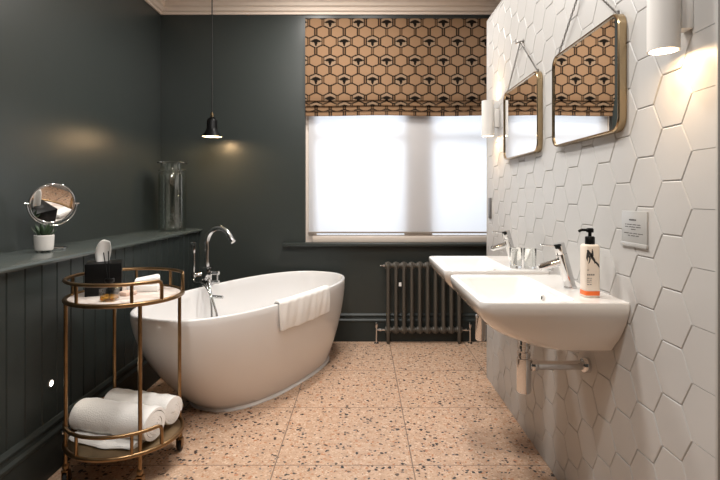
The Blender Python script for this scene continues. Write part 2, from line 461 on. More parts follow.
# tiled partition
PY0, PY1, PZ = 1.143, 3.25, 2.30
part = thing('wall_partition', (.87, 2.2, 0), 'white hexagon tiled partition wall behind the basins', 'wall'); part['kind'] = 'structure'
G().box(XP, .93, PY0 + .004, PY1, 0, PZ).build('wall_core', M['grout'], part)
def clip(poly, planes):
    for (nx_, ny_, d) in planes:          # keep n.p <= d
        out = []
        for i in range(len(poly)):
            p, q = poly[i], poly[(i + 1) % len(poly)]
            a = nx_ * p[0] + ny_ * p[1] - d; b = nx_ * q[0] + ny_ * q[1] - d
            if a <= 0: out.append(p)
            if (a < 0 < b) or (b < 0 < a):
                t = a / (a - b); out.append((p[0] + (q[0] - p[0]) * t, p[1] + (q[1] - p[1]) * t))
        poly = out
        if len(poly) < 3: return None
    return poly
S = .0822; FH = S * math.sqrt(3) / 2
g = G(); rr = random.Random(3)
for j in range(-3, 19):
    cy = 1.313 + j * S * 1.5
    for k in range(-10, 12):
        cz = 1.0698 + FH + k * 2 * FH + (FH if j % 2 else 0)
        def poly(ins):
            hp = [(math.cos(a), math.sin(a), FH - ins + math.cos(a) * cy + math.sin(a) * cz) for a in [PI / 6 + PI / 3 * i for i in range(6)]]
            rp = [(1, 0, PY1 - ins * .2), (-1, 0, -(PY0 + .006 + ins * .2)), (0, 1, PZ - ins * .2), (0, -1, -.001 - ins * .2)]
            return clip([(cy - .2, cz - .2), (cy + .2, cz - .2), (cy + .2, cz + .2), (cy - .2, cz + .2)], hp + rp)
        a, b, c = poly(.0007), poly(.0010), poly(.0034)
        if not a or not b or not c or len(a) != len(c) or len(a) != len(b): 
            if a and len(a) >= 3:
                g.loft([[Vector((XP + .002, *p)) for p in a], [Vector((XP - .003, *p)) for p in a]], smooth=False)
            continue
        ty, tz = rr.uniform(-.006, .006), rr.uniform(-.006, .006); dx = rr.uniform(0, .0007)
        X = lambda p, o: Vector((XP - o - dx + ty * (p[0] - cy) + tz * (p[1] - cz), p[0], p[1]))
        g.loft([[Vector((XP + .002, *p)) for p in a], [X(p, .0020) for p in b], [X(p, .0036) for p in c]], smooth=False)
g.build('wall_tiles', M['tile'], part, auto=None)
G().box(XP - .006, .935, PY0 - .004, PY0 + .005, 0, PZ, .001).build('edge_trim', M['trim'], part)
G().box(XP - .006, .935, PY1, PY1 + .004, 0, PZ).build('end_trim', M['tile'], part)
G().box(XP - .006, .935, PY0, PY1 + .004, PZ, PZ + .006).build('cap', M['tile'], part)
tag(G().box(XP - .013, XP - .003, 3.135, 3.185, 1.035, 1.165, .003).build('wall_plate', M['steel']), 'narrow grey metal plate at the far edge of the tiled wall', 'plate')

# ------------------------------------------------------------------ bath
TC = Vector((-.668, 3.195)); TU = Vector((.423, .906)); TV = Vector((.906, -.423)); TH = .583
def sup(a, b, ph, e=2.5):
    c, s = math.cos(ph), math.sin(ph)
    r = (abs(c) ** e + abs(s) ** e) ** (-1 / e)
    return a * r * c, b * r * s
def tub_ab(t):          # outer half-axes at height fraction t
    q = max(0, min(1, t))
    w = 1 - (1 - q) ** 1.75
    return .598 + (.86 - .598) * w, .270 + (.388 - .270) * w
def tubp(a, b, ph, z):
    u, v = sup(a, b, ph); q = max(0, min(1, z / TH)); p = TC + TU * (u + .118 * (1 - q) ** 1.75) + TV * v
    return Vector((p.x, p.y, z))
tub = thing('freestanding_bath', (TC.x, TC.y, 0), 'white oval freestanding bath standing on the terrazzo floor', 'bathtub')
n = 96; rings = []
ang = [2 * PI * i / n for i in range(n)]
for i in range(19):
    t = i / 18; a, b = tub_ab(t); z = .022 + (TH - .008 - .022) * t
    rings.append([tubp(a, b, p, z) for p in ang])
a, b = tub_ab(1)
for dd, dz in ((.002, -.003), (.006, 0), (.014, 0), (.019, -.003), (.022, -.009)):
    rings.append([tubp(a - dd, b - dd, p, TH + dz) for p in ang])
for i in range(1, 13):
    t = 1 - i / 12; w = 1 - (1 - t) ** 2.3
    aa = .45 + (a - .024 - .45) * w; bb = .16 + (b - .024 - .16) * w
    rings.append([tubp(aa, bb, p, .16 + (TH - .012 - .16) * t ** 1.15) for p in ang])
for k in (.66, .33):
    rings.append([tubp(.45 * k, .16 * k, p, .155) for p in ang])
G().loft(rings).build('bath_shell', M['tub'], tub, auto=60)
G().loft([[tubp(q, q - .329, p, z) for p in ang] for q, z in ((.604, 0), (.604, .006), (.600, .009), (.590, .024))]).build('plinth', M['tub'], tub)
G().lathe([(.03, 0), (.03, .004), (.02, .007)], (TC.x, TC.y, .156), n=20).build('drain', M['chrome'], tub)
# little overflow bar on the inner far wall
G().cyl((-.985, 3.26, .525), (-.895, 3.235, .525), .011, 12).build('overflow_bar', M['chrome'], tub)

# towel over the near rim
g = G(); nu, nvv = 40, 34
vs = []
rt = random.Random(5)
ph0, ph1 = math.radians(110.5), math.radians(74.5)
for i in range(nu + 1):
    s_ = i / nu; ph = ph0 + (ph1 - ph0) * s_
    drop = .155 + .012 * math.sin(s_ * 2.2) - .01 * s_
    for j in range(nvv + 1):
        t = j / nvv
        fold = .003 * math.sin(s_ * 21 + 1) * max(0, (t - .45)) * 2 + .0018 * math.sin(s_ * 47 + t * 6)
        if t < .28:                      # inside of the rim
            d = (.28 - t) / .28 * .10; z = TH + .006 - d
            w = 1 - (d / .45) * .08
            p = tubp((.86 - .033) * w, (.388 - .033) * w, ph, z)
        elif t < .40:                    # across the top
            k = (t - .28) / .12; off = -.030 + .042 * k
            p = tubp(.86 + off, .388 + off, ph, TH + .006 + .006 * math.sin(PI * k))
        else:
            d = (t - .40) / .60 * drop; z = TH + .004 - d
            a, b = tub_ab((z - .022) / (TH - .03)); o2 = .010 + fold * 1.4 + .004 * min(1, d * 12)
            p = tubp(a + o2, b + o2, ph, z)
        vs.append(p)
W = nvv + 1
g.add(vs, [(i * W + j, i * W + j + 1, (i + 1) * W + j + 1, (i + 1) * W + j) for i in range(nu) for j in range(nvv)])
ht = g.build('hand_towel', M['terry'], auto=None)
tag(ht, 'white folded hand towel draped over the near rim of the bath', 'towel')
sm = ht.modifiers.new('thick', 'SOLIDIFY'); sm.thickness = .015; sm.offset = 0
sb = ht.modifiers.new('sub', 'SUBSURF'); sb.levels = 1; sb.render_levels = 1

# floor-standing bath tap
TX, TY = -1.035, 3.36
tp = thing('bath_tap', (TX, TY, 0), 'tall chrome gooseneck bath tap standing behind the bath', 'tap')
G().lathe([(.045, 0), (.045, .012), (.03, .018)], (TX, TY, 0), n=24).build('base_plate', M['chrome'], tp)
G().cyl((TX, TY, .015), (TX, TY, .60), .019, 20).build('column', M['chrome'], tp)
dirx = Vector((.93, -.36, 0)).normalized()
pts = [(TX, TY, .58)] + [Vector((TX, TY, .86))] + [Vector((TX, TY, .86)) + dirx * (.098 - .098 * math.cos(a)) + Vector((0, 0, .105 * math.sin(a))) for a in [PI * .88 * k / 16 for k in range(1, 17)]]
e = pts[-1]; e2 = e + Vector((dirx.x * .02, dirx.y * .02, -.022)); pts.append(e2)
G().tube(pts, .0175, 16).build('spout', M['chrome'], tp)
G().box(TX - .028, TX + .034, TY - .030, TY + .030, .585, .705, .006).build('mixer_body', M['chrome'], tp)
lv = G(); lv.cyl((TX + .02, TY - .01, .665), (TX + .085, TY - .022, .665), .013, 14); lv.cyl((TX + .02, TY - .01, .605), (TX + .085, TY - .022, .605), .013, 14)
lv.cyl((TX + .074, TY - .02, .605), (TX + .074, TY - .02, .672), .006, 10)
lv.build('lever', M['chrome'], tp)
br = G(); br.cyl((TX - .015, TY, .655), (TX - .08, TY - .03, .655), .013, 14); br.box(TX - .093, TX - .063, TY - .045, TY - .015, .635, .675, .004)
br.build('bracket', M['chrome'], tp)
hs = G(); hs.cyl((TX - .078, TY - .03, .64), (TX - .078, TY - .03, .86), .0110, 14); hs.box(TX - .094, TX - .062, TY - .050, TY - .016, .80, .872, .005)
hs.build('handset', M['chrome'], tp)
hp = [(TX - .078, TY - .03, .64), (TX - .075, TY - .04, .612), (TX - .05, TY - .075, .607), (TX + .005, TY - .12, .612), (TX + .065, TY - .165, .565), (TX + .125, TY - .21, .43), (TX + .14, TY - .24, .34),
      (TX + .12, TY - .24, .305), (TX + .095, TY - .21, .34), (TX + .083, TY - .175, .43), (TX + .065, TY - .14, .55), (TX + .035, TY - .09, .615), (TX + .012, TY - .05, .612), (TX, TY - .02, .59)]
# smooth hose
def smooth(pts, k=8):
    pts = [Vector(p) for p in pts]; out = []
    for i in range(len(pts) - 1):
        p0 = pts[max(0, i - 1)]; p1 = pts[i]; p2 = pts[i + 1]; p3 = pts[min(len(pts) - 1, i + 2)]
        for j in range(k):
            t = j / k
            out.append(.5 * ((2 * p1) + (p2 - p0) * t + (2 * p0 - 5 * p1 + 4 * p2 - p3) * t * t + (-p0 + 3 * p1 - 3 * p2 + p3) * t ** 3))
    out.append(pts[-1]); return out
G().tube(smooth(hp), .0085, 10).build('hose', M['chrome'], tp)

# ------------------------------------------------------------------ bar cart
CX, CY, CR = -1.022, 2.18, .231
ZT, ZS = .745, .150
cart = thing('bar_cart', (CX, CY, 0), 'round antique brass bar cart with two tiers beside the bath', 'cart')
poles = [(-.182, -.136), (.139, -.179), (.182, .136), (-.139, .179)]
ring = lambda z, r=CR, n=64: [Vector((CX + r * math.cos(2 * PI * i / n), CY + r * math.sin(2 * PI * i / n), z)) for i in range(n)]
for px, py in poles:
    lg = G().cyl((CX + px, CY + py, .088), (CX + px, CY + py, ZT - .004), .0078, 14).build('leg', M['brass'], cart)
    cg = G(); x, y = CX + px, CY + py
    cg.lathe([(.010, .088), (.013, .082), (.013, .070), (.007, .066), (.007, .060)], (x, y, 0), n=16)
    cg.box(x - .013, x + .013, y - .012, y + .012, .056, .062, .001)
    cg.box(x - .013, x - .010, y - .010, y + .016, .020, .058); cg.box(x + .010, x + .013, y - .010, y + .016, .020, .058)
    cg.build('caster_fork', M['brass'], lg)
    G().lathe([(.020, -.0085), (.024, -.006), (.024, .006), (.020, .0085)], (x, y + .008, .0245), (1, 0, 0), 24).build('wheel', M['rubber'], lg)
g = G(); g.tube(ring(ZT), .0095, 12, closed=True); g.build('upper_rim', M['brass'], cart)
G().lathe([(CR - .009, ZT - .012), (CR - .006, ZT - .004), (CR - .006, ZT), (CR - .010, ZT + .002)], (CX, CY, 0), n=64).build('marble_top', M['marble'], cart)
g = G(); g.tube(ring(ZS), .0095, 12, closed=True); g.build('lower_rim', M['brass'], cart)
G().lathe([(CR - .004, ZS - .007), (CR - .004, ZS), (CR - .010, ZS + .002)], (CX, CY, 0), n=64).build('lower_tray', M['tray'], cart)
def guard(z0, h, a0, a1, posts):
    A0, A1 = math.radians(a0), math.radians(a1)
    P = lambda a, z: Vector((CX + CR * math.cos(a), CY + CR * math.sin(a), z))
    pts = [P(A0, z0), P(A0, z0 + h - .02), P(A0 + .02, z0 + h - .006), P(A0 + .07, z0 + h)]
    k = 60
    pts += [P(A0 + .1 + (A1 - A0 - .2) * i / k, z0 + h) for i in range(k + 1)]
    pts += [P(A1 - .07, z0 + h), P(A1 - .02, z0 + h - .006), P(A1, z0 + h - .02), P(A1, z0)]
    G().tube(pts, .0075, 10).build('guard_rail', M['brass'], cart)
    for a in posts:
        a = math.radians(a); G().cyl(P(a, z0), P(a, z0 + h), .0068, 10).build('rail_post', M['brass'], cart)
guard(ZT, .082, 20, 330, (60, 104, 180, 245, 300))
guard(ZS, .086, 95, 330, (180, 245, 300))
for px, py in (poles[0], poles[2]):
    s_ = 1.0 if px > 0 else -1.0
    G().sphere((CX + px + s_ * .011, CY + py, .212), .008, 12).build('finial', M['chrome'] if px < 0 else M['brass'], cart)

# rolled towels: real spirals, lying on the lower tray
def roll(p0, p1, R, seed, label, tail=0):
    rn = random.Random(seed); p0 = Vector((*p0, 0)); p1 = Vector((*p1, 0)); ax = (p1 - p0); L = ax.length; ax.normalize()
    side = Vector((-ax.y, ax.x, 0)); th = .0125; turns = R / (th * 1.10)
    zc = ZS + .0045 + R * .93
    n = int(turns * 30); m = 26; cs = []
    inn = []; out = []
    for i in range(n + 1):
        a = i / n * turns * 2 * PI; r = .003 + (R - .003) * i / n
        wob = 1 + .02 * math.sin(2 * a + seed)
        for lst, rr in ((out, r), (inn, max(.0008, r - th))):
            x = rr * math.cos(-a + 2.5 + seed) * wob; z = rr * math.sin(-a + 2.5 + seed) * wob * .93
            lst.append((x, z))
    outline = out + inn[::-1]
    rings = []
    for k in range(m + 1):
        t = k / m; e = max(0, abs(t - .5) * 2 - .90) / .10
        q = 1 - .03 * e * e + .008 * math.sin(t * 9 + seed)
        rg = []
        for idx, (x, z) in enumerate(outline):
            rel = math.hypot(x, z) / R
            bulge = (.006 * (1 - rel) * (1 if t > .5 else -1)) * (1 if k in (0, m) else .9 if k in (1, m - 1) else 0)
            j_ = .0012 * math.sin(idx * .37 + t * 31 + seed) + .0010 * math.sin(idx * .11 - t * 17)
            rg.append(p0 + ax * (L * t + bulge) + side * (x * q + j_) + Vector((0, 0, zc + z * q + j_)))
        rings.append(rg)
    g = G(); N_ = len(outline); nn = len(out)
    g.loft(rings, False, False)
    for k in (0, m):                          # end faces: strips between outer and inner spiral
        g.add(rings[k], [(i, i + 1, 2 * nn - 2 - i, 2 * nn - 1 - i) for i in range(nn - 1)], False)
    if tail:                                  # loose outer end lying forward on the tray
        rs_ = []; nn_ = 24
        for k in range(nn_ + 1):
            t = k / nn_; c = p0 + ax * (L * (.05 + .84 * t)); fr = tail * (.80 + .20 * math.sin(PI * t)) + .004 * math.sin(t * 13)
            prof_ = [(.01, .001), (fr - .006, .0008), (fr, .006), (fr - .004, .013), (fr * .78, .0165), (.05, .022), (.01, .030)]
            rs_.append([c - side * q + Vector((0, 0, ZS + .0025 + h + .0012 * math.sin(t * 21 + q * 90))) for q, h in prof_])
        g.loft(rs_)
    o = g.build('rolled_towel', M['terry'], auto=50)
    return tag(o, label, 'towel', 'rolled towels on the lower tier of the cart')
roll((CX - .198, CY + .014), (CX + .163, CY - .090), .0755, 1, 'white rolled bath towel at the front of the lower cart tier', .112)
roll((CX - .136, CY + .148), (CX + .183, CY + .056), .0700, 4, 'white rolled bath towel behind the front roll, nearer the bath')

# tissue box, tilted on the marble
zt = ZT + .002
def rbox(g, c, hx, hy, z0, z1, rot, bev=.003):
    bm = bmesh.new(); bmesh.ops.create_cube(bm, size=1)
    for v in bm.verts: v.co = Vector((v.co.x * hx * 2, v.co.y * hy * 2, (v.co.z + .5) * (z1 - z0)))
    if bev: bmesh.ops.bevel(bm, geom=bm.edges[:], offset=bev, segments=2, affect='EDGES', profile=.5)
    return g.bm(bm, True, 0, Matrix.Translation((c[0], c[1], z0)) @ Matrix.Rotation(rot, 4, 'Z'))
TBX, TBY = -1.135, 2.215
tb = thing('tissue_box', (TBX, TBY, zt), 'black cube tissue box on the round marble cart top', 'tissue box')
rbox(G(), (TBX, TBY), .071, .071, zt, zt + .138, math.radians(24), .003).build('box_body', M['black'], tb)
slot = G(); slot.lathe([(.030, 0), (.030, .0015)], (TBX, TBY, zt + .1378), n=20); slot.build('slot_rim', M['rubber'], tb)
g = G(); nu, nv_ = 14, 16; vs = []
for j in range(nv_ + 1):
    t = j / nv_
    for i in range(nu + 1):
        s_ = i / nu * 2 - 1
        w = .026 + .016 * math.sin(t * PI * .75) - .008 * t
        x = s_ * w + .012 * t * t - .004
        y = .011 * math.sin(s_ * 3.2 + .4) * (1 - .4 * t) - .010 * t * t
        z = zt + .128 + t * (.108 - .030 * max(0, -s_ - .1) ** 1.6 - .010 * max(0, s_))
        vs.append(Vector((TBX + x * .95 + y * .2, TBY + y, z)))
g.add(vs, [(j * (nu + 1) + i, j * (nu + 1) + i + 1, (j + 1) * (nu + 1) + i + 1, (j + 1) * (nu + 1) + i) for j in range(nv_) for i in range(nu)])
to = g.build('tissue', M['paper'], tb, auto=None); md = to.modifiers.new('t', 'SOLIDIFY'); md.thickness = .0016

# reed diffuser
DX, DY = -1.030, 2.052
rd = thing('reed_diffuser', (DX, DY, zt), 'small glass reed diffuser with amber oil in front of the tissue box', 'diffuser')
g = G(); sq = lambda h, z: [Vector((DX + x, DY + y, z)) for x, y in rrect(-h, h, -h, h, h * .25, 4)]
ring_r = lambda r, z, nn=20: [Vector((DX + r * math.cos(2 * PI * i / nn - 0), DY + r * math.sin(2 * PI * i / nn), z)) for i in range(nn)]
g.loft([sq(.029, zt + .0005), sq(.031, zt + .004), sq(.031, zt + .050), sq(.024, zt + .056), sq(.012, zt + .058), sq(.012, zt + .086), sq(.009, zt + .086), sq(.009, zt + .057), sq(.022, zt + .053), sq(.028, zt + .048), sq(.028, zt + .006)])
g.build('bottle', M['glass'], rd)
G().loft([sq(.0275, zt + .0065), sq(.0275, zt + .022)]).build('oil', M['amber'], rd)
G().lathe([(.0165, .076), (.018, .078), (.018, .090), (.0150, .092)], (DX, DY, zt), n=20, cap0=False, cap1=False).build('collar', M['black'], rd)
for dx, dy in ((-.040, .030), (-.022, .034), (.004, .03)):
    k = 1 if dx < 0 else .25
    if k == 1: G().cyl((DX - dx * .18, DY - dy * .18, zt + .010), (DX + dx, DY + dy, zt + .205 + dx * .3), .0021, 8).build('reed', M['black'], rd)

# wrapped toiletries
tl = G(); rbox(tl, (-.985, 2.275), .066, .040, zt, zt + .030, math.radians(12), .006)
tag(tl.build('toiletry_packet', M['paper']), 'white paper toiletry packet lying flat on the marble cart top', 'packet', 'toiletry packets on the cart')
t2 = G(); bm = bmesh.new(); bmesh.ops.create_cube(bm, size=1)
for v in bm.verts: v.co = Vector((v.co.x * .105, v.co.y * .066, v.co.z * .022))
bmesh.ops.bevel(bm, geom=bm.edges[:], offset=.005, segments=2, affect='EDGES')
t2.bm(bm, True, 0, Matrix.Translation((-.972, 2.28, zt + .0475)) @ Matrix.Rotation(math.radians(20), 4, 'Z') @ Matrix.Rotation(math.radians(-9), 4, 'Y') @ Matrix.Rotation(math.radians(7), 4, 'X'))
tag(t2.build('toiletry_packet', M['paper']), 'white paper toiletry packet tilted on top of the flat packet', 'packet', 'toiletry packets on the cart')
t3 = G(); rbox(t3, (-1.010, 2.170), .024, .030, zt, zt + .018, math.radians(-25), .005)
tag(t3.build('soap_bar', pbr('pale_soap', (.72, .52, .42), .5)), 'small pinkish wrapped soap bar left of the toiletry packets', 'soap')

# ------------------------------------------------------------------ on the shelf
SZ = .914
MXx, MYy = -1.508, 2.45
vm = thing('vanity_mirror', (MXx, MYy, SZ), 'round chrome tilting vanity mirror on the left shelf', 'mirror')
nrm = Vector((1.3406, -1.1977, -.4518)).normalized()
hv = Vector((-nrm.y, nrm.x, 0)).normalized(); uv = hv.cross(nrm).normalized()
if uv.z < 0: uv = -uv
mc = Vector((MXx, MYy, 1.138)); MR = .097
bg = G(); bg.lathe([(.052, 0), (.054, .003), (.054, .011), (.050, .015), (.012, .017)], (MXx + .01, MYy, SZ), n=32); bg.build('base', M['chrome'], vm)
stm = G(); stm.cyl((MXx, MYy, SZ + .014), (MXx, MYy, mc.z - MR - .012), .0065, 14); stm.build('stem', M['chrome'], vm)
yk = [mc + hv * (MR + .010) * math.cos(a) + Vector((0, 0, -1)) * (MR + .010) * math.sin(a) for a in [PI * k / 28 for k in range(29)]]
G().tube(yk, .0042, 10).build('yoke', M['chrome'], vm)
for s_ in (1, -1):
    G().cyl(mc + hv * s_ * (MR - .002), mc + hv * s_ * (MR + .022), .0062, 12).build('knob', M['chrome'], vm)
rimp = [mc + hv * MR * math.cos(2 * PI * k / 64) + uv * MR * math.sin(2 * PI * k / 64) for k in range(64)]
G().tube(rimp, .0055, 10, closed=True).build('mirror_rim', M['chrome'], vm)
G().lathe([(MR - .002, -.004), (MR - .002, .003)], mc, nrm, 64).build('mirror_glass', M['mirror'], vm, auto=20)

PPX, PPY = -1.476, 2.335
pt = thing('potted_succulent', (PPX, PPY, SZ), 'small dark succulent in a white footed pot before the round mirror', 'plant')
g = G(); g.lathe([(.030, .008), (.037, .011), (.040, .030), (.042, .078), (.040, .080), (.037, .078), (.036, .066)], (PPX, PPY, SZ), n=32)
for a in (.3, 2.4, 4.5): g.sphere((PPX + .024 * math.cos(a), PPY + .024 * math.sin(a), SZ + .007), .0075, 10)
g.build('pot', M['pot'], pt)
G().lathe([(.0362, .064), (.0362, .069), (.02, .072)], (PPX, PPY, SZ), n=24).build('soil', M['soil'], pt)
rl = random.Random(2)
for k in range(17):
    a = k * 2.4; tilt = .25 + .8 * (k / 17); L = .062 - .012 * (k / 17)
    d = Vector((math.cos(a) * math.sin(tilt), math.sin(a) * math.sin(tilt), math.cos(tilt)))
    b0 = Vector((PPX + .012 * math.cos(a), PPY + .012 * math.sin(a), SZ + .068))
    sd = Vector((-math.sin(a), math.cos(a), 0)); up = d.cross(sd)
    rings = []
    for j in range(8):
        t = j / 7; w = .0085 * (math.sin(PI * (.25 + .75 * t))) + .0006; c = b0 + d * L * t + Vector((0, 0, .012 * t * t))
        rings.append([c + sd * w * math.cos(q) + up * w * .42 * math.sin(q) for q in [2 * PI * i / 8 for i in range(8)]])
    G().loft(rings).build('leaf', M['leaf'], pt)

JX, JY = -1.432, 3.80
jr = thing('glass_jar', (JX, JY, SZ), 'tall clear glass apothecary jar in the far corner of the shelf', 'jar')
g = G()
g.lathe([(.090, .0005), (.098, .006), (.099, .02), (.099, .425), (.094, .440), (.076, .452), (.073, .460), (.073, .505),
         (.069, .505), (.069, .458), (.074, .447), (.090, .434), (.0945, .424), (.0945, .024), (.088, .014)], (JX, JY, SZ), n=48)
g.build('jar_body', M['jarglass'], jr)
g = G(); g.lathe([(.066, .500), (.0665, .5065), (.108, .5075), (.110, .513), (.108, .518), (.05, .520)], (JX, JY, SZ), n=48)
g2 = G(); g2.lathe([(.078, .452), (.099, .449), (.100, .454), (.098, .459), (.0745, .462)], (JX, JY, SZ), n=48, cap0=False, cap1=False)
g.build('lid', M['clearglass'], jr); g2.build('neck_ring', M['clearglass'], jr)

# ------------------------------------------------------------------ pendant
LX, LY, LZ = -1.137, 3.815, 1.625
pl = thing('pendant_lamp', (LX, LY, LZ), 'small black metal pendant lamp hanging on a long cord above the bath', 'lamp')
prof = [(.075, 0), (.074, .004), (.066, .020), (.052, .040), (.043, .056), (.040, .066), (.0395, .120), (.034, .136), (.020, .146), (.016, .150)]
inn = [(.013, .147), (.018, .143), (.031, .134), (.037, .119), (.0375, .066), (.041, .055), (.050, .039), (.064, .019), (.0725, .003)]
G().lathe(prof, (LX, LY, LZ), n=40, cap0=False, cap1=False).build('lamp_shade', M['black'], pl)
G().lathe(inn[::-1], (LX, LY, LZ), n=40, cap0=False, cap1=True).build('shade_lining', M['sconce'], pl)
G().lathe([(.012, .148), (.013, .150), (.013, .178), (.009, .182), (.004, .190)], (LX, LY, LZ), n=20).build('cap', M['bronze'], pl)
G().sphere((LX, LY, LZ + .045), .024, 16).build('bulb', M['warm'], pl)
G().cyl((LX, LY, LZ + .18), (LX, LY, ZC - .02), .0045, 8).build('cord', M['cable'], pl)
G().lathe([(.045, .0), (.045, -.012), (.02, -.024)], (LX, LY, ZC), n=24).build('ceiling_rose', M['black'], pl)

# ------------------------------------------------------------------ radiator
RX0, RYc, SP = .2075, 4.025, .0632
ra = thing('column_radiator', (RX0 + SP * 4.5, RYc, 0), 'dark bronze column radiator against the back wall under the window', 'radiator')
for i in range(10):
    x = RX0 + SP * i; g = G()
    ends = i in (0, 9)
    for yy in (RYc - .020, RYc + .020):
        zb = .0015 if ends else .082
        pz = [(.006, zb), (.0125, zb + .012 if not ends else zb + .01), (.0135, .12), (.0132, .60), (.0125, .635), (.008, .650)]
        g.lathe(pz, (x, yy, 0), n=14)
    for zz in (.108, .622):
        g.lathe([(.018, -.0255), (.026, -.020), (.029, -.008), (.029, .008), (.026, .020), (.018, .0255)], (x, RYc, zz), (1, 0, 0), 18)
        g.cyl((x, RYc - .02, zz), (x, RYc + .02, zz), .014, 12)
    g.build('section', M['rad'], ra)
for zz in (.108, .622): G().cyl((RX0, RYc, zz), (RX0 + SP * 9, RYc, zz), .017, 14).build('connecting_pipe', M['rad'], ra)
for zz in (.622,):
    G().lathe([(.010, 0), (.010, .016), (.006, .018), (.005, .034)], (RX0 - .024, RYc, zz), (-1, 0, 0), 12).build('bleed_plug', M['chrome'], ra)
for x, s_ in ((RX0 - .092, 1), (RX0 + SP * 9 + .088, -1)):
    v = G(); v.cyl((x, RYc, .0), (x, RYc, .145), .0075, 12); v.lathe([(.02, .0), (.018, .006), (.008, .010)], (x, RYc, 0), n=16)
    v.cyl((x, RYc, .108), (x + s_ * .068, RYc, .108), .0085, 12); v.lathe([(.011, 0), (.013, .004), (.013, .016), (.011, .02)], (x + s_ * .020, RYc, .108), (s_, 0, 0), 10)
    v.build('valve', M['chrome'], ra)
    G().lathe([(.010, .125), (.013, .130), (.014, .160), (.010, .168)], (x, RYc, 0), n=14).build('valve_head', M['chrome'], ra)
G().box(RX0 + SP * 1.5 - .010, RX0 + SP * 1.5 + .010, RYc - .036, RYc - .033, .462, .492).build('rating_label', M['paper'], ra)

# ------------------------------------------------------------------ basins
def basin(y0, y1):
    yc = (y0 + y1) / 2; ZR = .850; XW = XP - .0035
    b = thing('wall_basin', (XW, yc, ZR), 'basin', 'basin', 'white basins on the tiled wall')
    spec = [(.850, .362, .0, .035), (.846, .359, -.002, .037), (.828, .360, -.002, .038), (.806, .366, .005, .045), (.780, .384, .018, .055),
            (.750, .416, .038, .07), (.720, .460, .062, .085), (.695, .515, .089, .095), (.678, .552, .104, .10), (.668, .59, .122, .10), (.664, .62, .15, .09)]
    g = G(); rings = []
    top = lambda z, fx, ins, r: [Vector((x, y, z)) for x, y in rrect(fx, XW, y0 + ins, y1 - ins, (.006, r, r, .006), 8)]
    # bowl, seen from inside out
    DX_ = .662
    bowl = [(.742, .53, DX_ - .055, .15, .06), (.745, .49, DX_ - .035, .115, .07), (.758, .455, DX_ - .022, .085, .07), (.785, .425, DX_ - .014, .062, .06),
            (.815, .402, DX_ - .008, .046, .05), (.838, .389, DX_ - .003, .036, .045), (.847, .384, DX_, .031, .043), (.850, .379, DX_ + .004, .027, .042)]
    br = [[Vector((x, y, z)) for x, y in rrect(a, c, y0 + i_, y1 - i_, r, 8)] for z, a, c, i_, r in bowl]
    rings = [top(*q) for q in spec]
    g.loft(br, True, False); g.loft(rings, False, True)
    # rim between the bowl opening and the outer edge
    nn = len(br[-1]); o = len(g.v); 
    g.add(br[-1] + rings[0], [(j, (j + 1) % nn, nn + (j + 1) % nn, nn + j) for j in range(nn)])
    g.build('basin_body', M['ceramic'], b, auto=45)
    ov = G(); ov.lathe([(.010, -.001), (.010, .003), (.007, .0035)], (DX_ - .0135, yc + .01, .808), (-1, 0, .2), 16)
    oo = ov.build('overflow_ring', M['chrome'], b)
    G().lathe([(.0062, .0034), (.0062, .004)], (DX_ - .0135, yc + .01, .808), (-1, 0, .2), 14).build('overflow_hole', M['dark'], oo)
    G().lathe([(.030, 0), (.030, .003), (.020, .006)], (.56, yc, .742), n=20).build('drain', M['chrome'], b)
    tx = .578
    t = G(); t.lathe([(.020, .672), (.020, .645), (.022, .643), (.022, .632), (.017, .630), (.017, .622), (.0235, .618), (.0235, .606), (.021, .604), (.021, .598), (.0255, .595), (.0255, .480), (.022, .474)], (tx, yc, 0), n=28)
    t.build('bottle_trap', M['chrome'], b)
    w = G(); w.cyl((tx + .015, yc, .570), (XP - .006, yc, .570), .0165, 20); w.lathe([(.019, 0), (.021, .003), (.021, .020), (.019, .023)], (tx + .024, yc, .570), (1, 0, 0), 20)
    w.build('waste_pipe', M['chrome'], b)
    G().lathe([(.027, 0), (.027, .018), (.024, .022), (.018, .024)], (XP - .004, yc, .570), (-1, 0, 0), 28).build('wall_flange', M['chrome'], b)
    return b
def mixer(yc, ):
    fx, ZR = .735, .850
    t = thing('basin_tap', (fx, yc, ZR), 'tap', 'tap', 'chrome mixer taps on the basins')
    ax = Vector((-.26, .02, 1)).normalized(); p0 = Vector((fx, yc, ZR))
    b = G(); b.lathe([(.023, .0), (.023, .004), (.0195, .008)], (fx, yc, ZR), n=28)
    b.cyl(p0 + ax * .002, p0 + ax * .122, .0200, 28); b.build('tap_body', M['chrome'], t)
    b = G(); b.lathe([(.0185, .122), (.0200, .1245), (.0200, .158), (.0185, .162)], p0, ax, 28)
    cp = b.build('tap_cap', M['chrome'], t)
    s0 = p0 + ax * .098; s1 = s0 + Vector((-.080, 0, -.024))
    s = G(); s.cyl(s0, s1, .0138, 22, r1=.0128); s.cyl(s1, s1 + Vector((-.006, 0, -.002)), .0085, 18); s.build('spout', M['chrome'], t)
    l0 = p0 + ax * .150; s = G(); s.cyl(l0, l0 + Vector((-.066, 0, .006)), .0052, 12, r1=.0038, bev=.001); s.build('lever', M['chrome'], t)
    return t
YN0, YN1 = 1.515, 2.075; DELTA = .655
b1 = basin(YN0, YN1); b1['label'] = 'white wall hung basin nearer the camera, with a soap bottle on its ledge'
b2 = copy_tree(b1, None, (0, DELTA, 0)); b2['label'] = 'white wall hung basin nearer the window, beyond the soap bottle basin'
m1 = mixer(1.775); m1['label'] = 'chrome basin mixer tap beside the soap bottle'
m2 = copy_tree(m1, None, (0, DELTA, 0)); m2['label'] = 'chrome basin mixer tap on the far basin nearer the window'

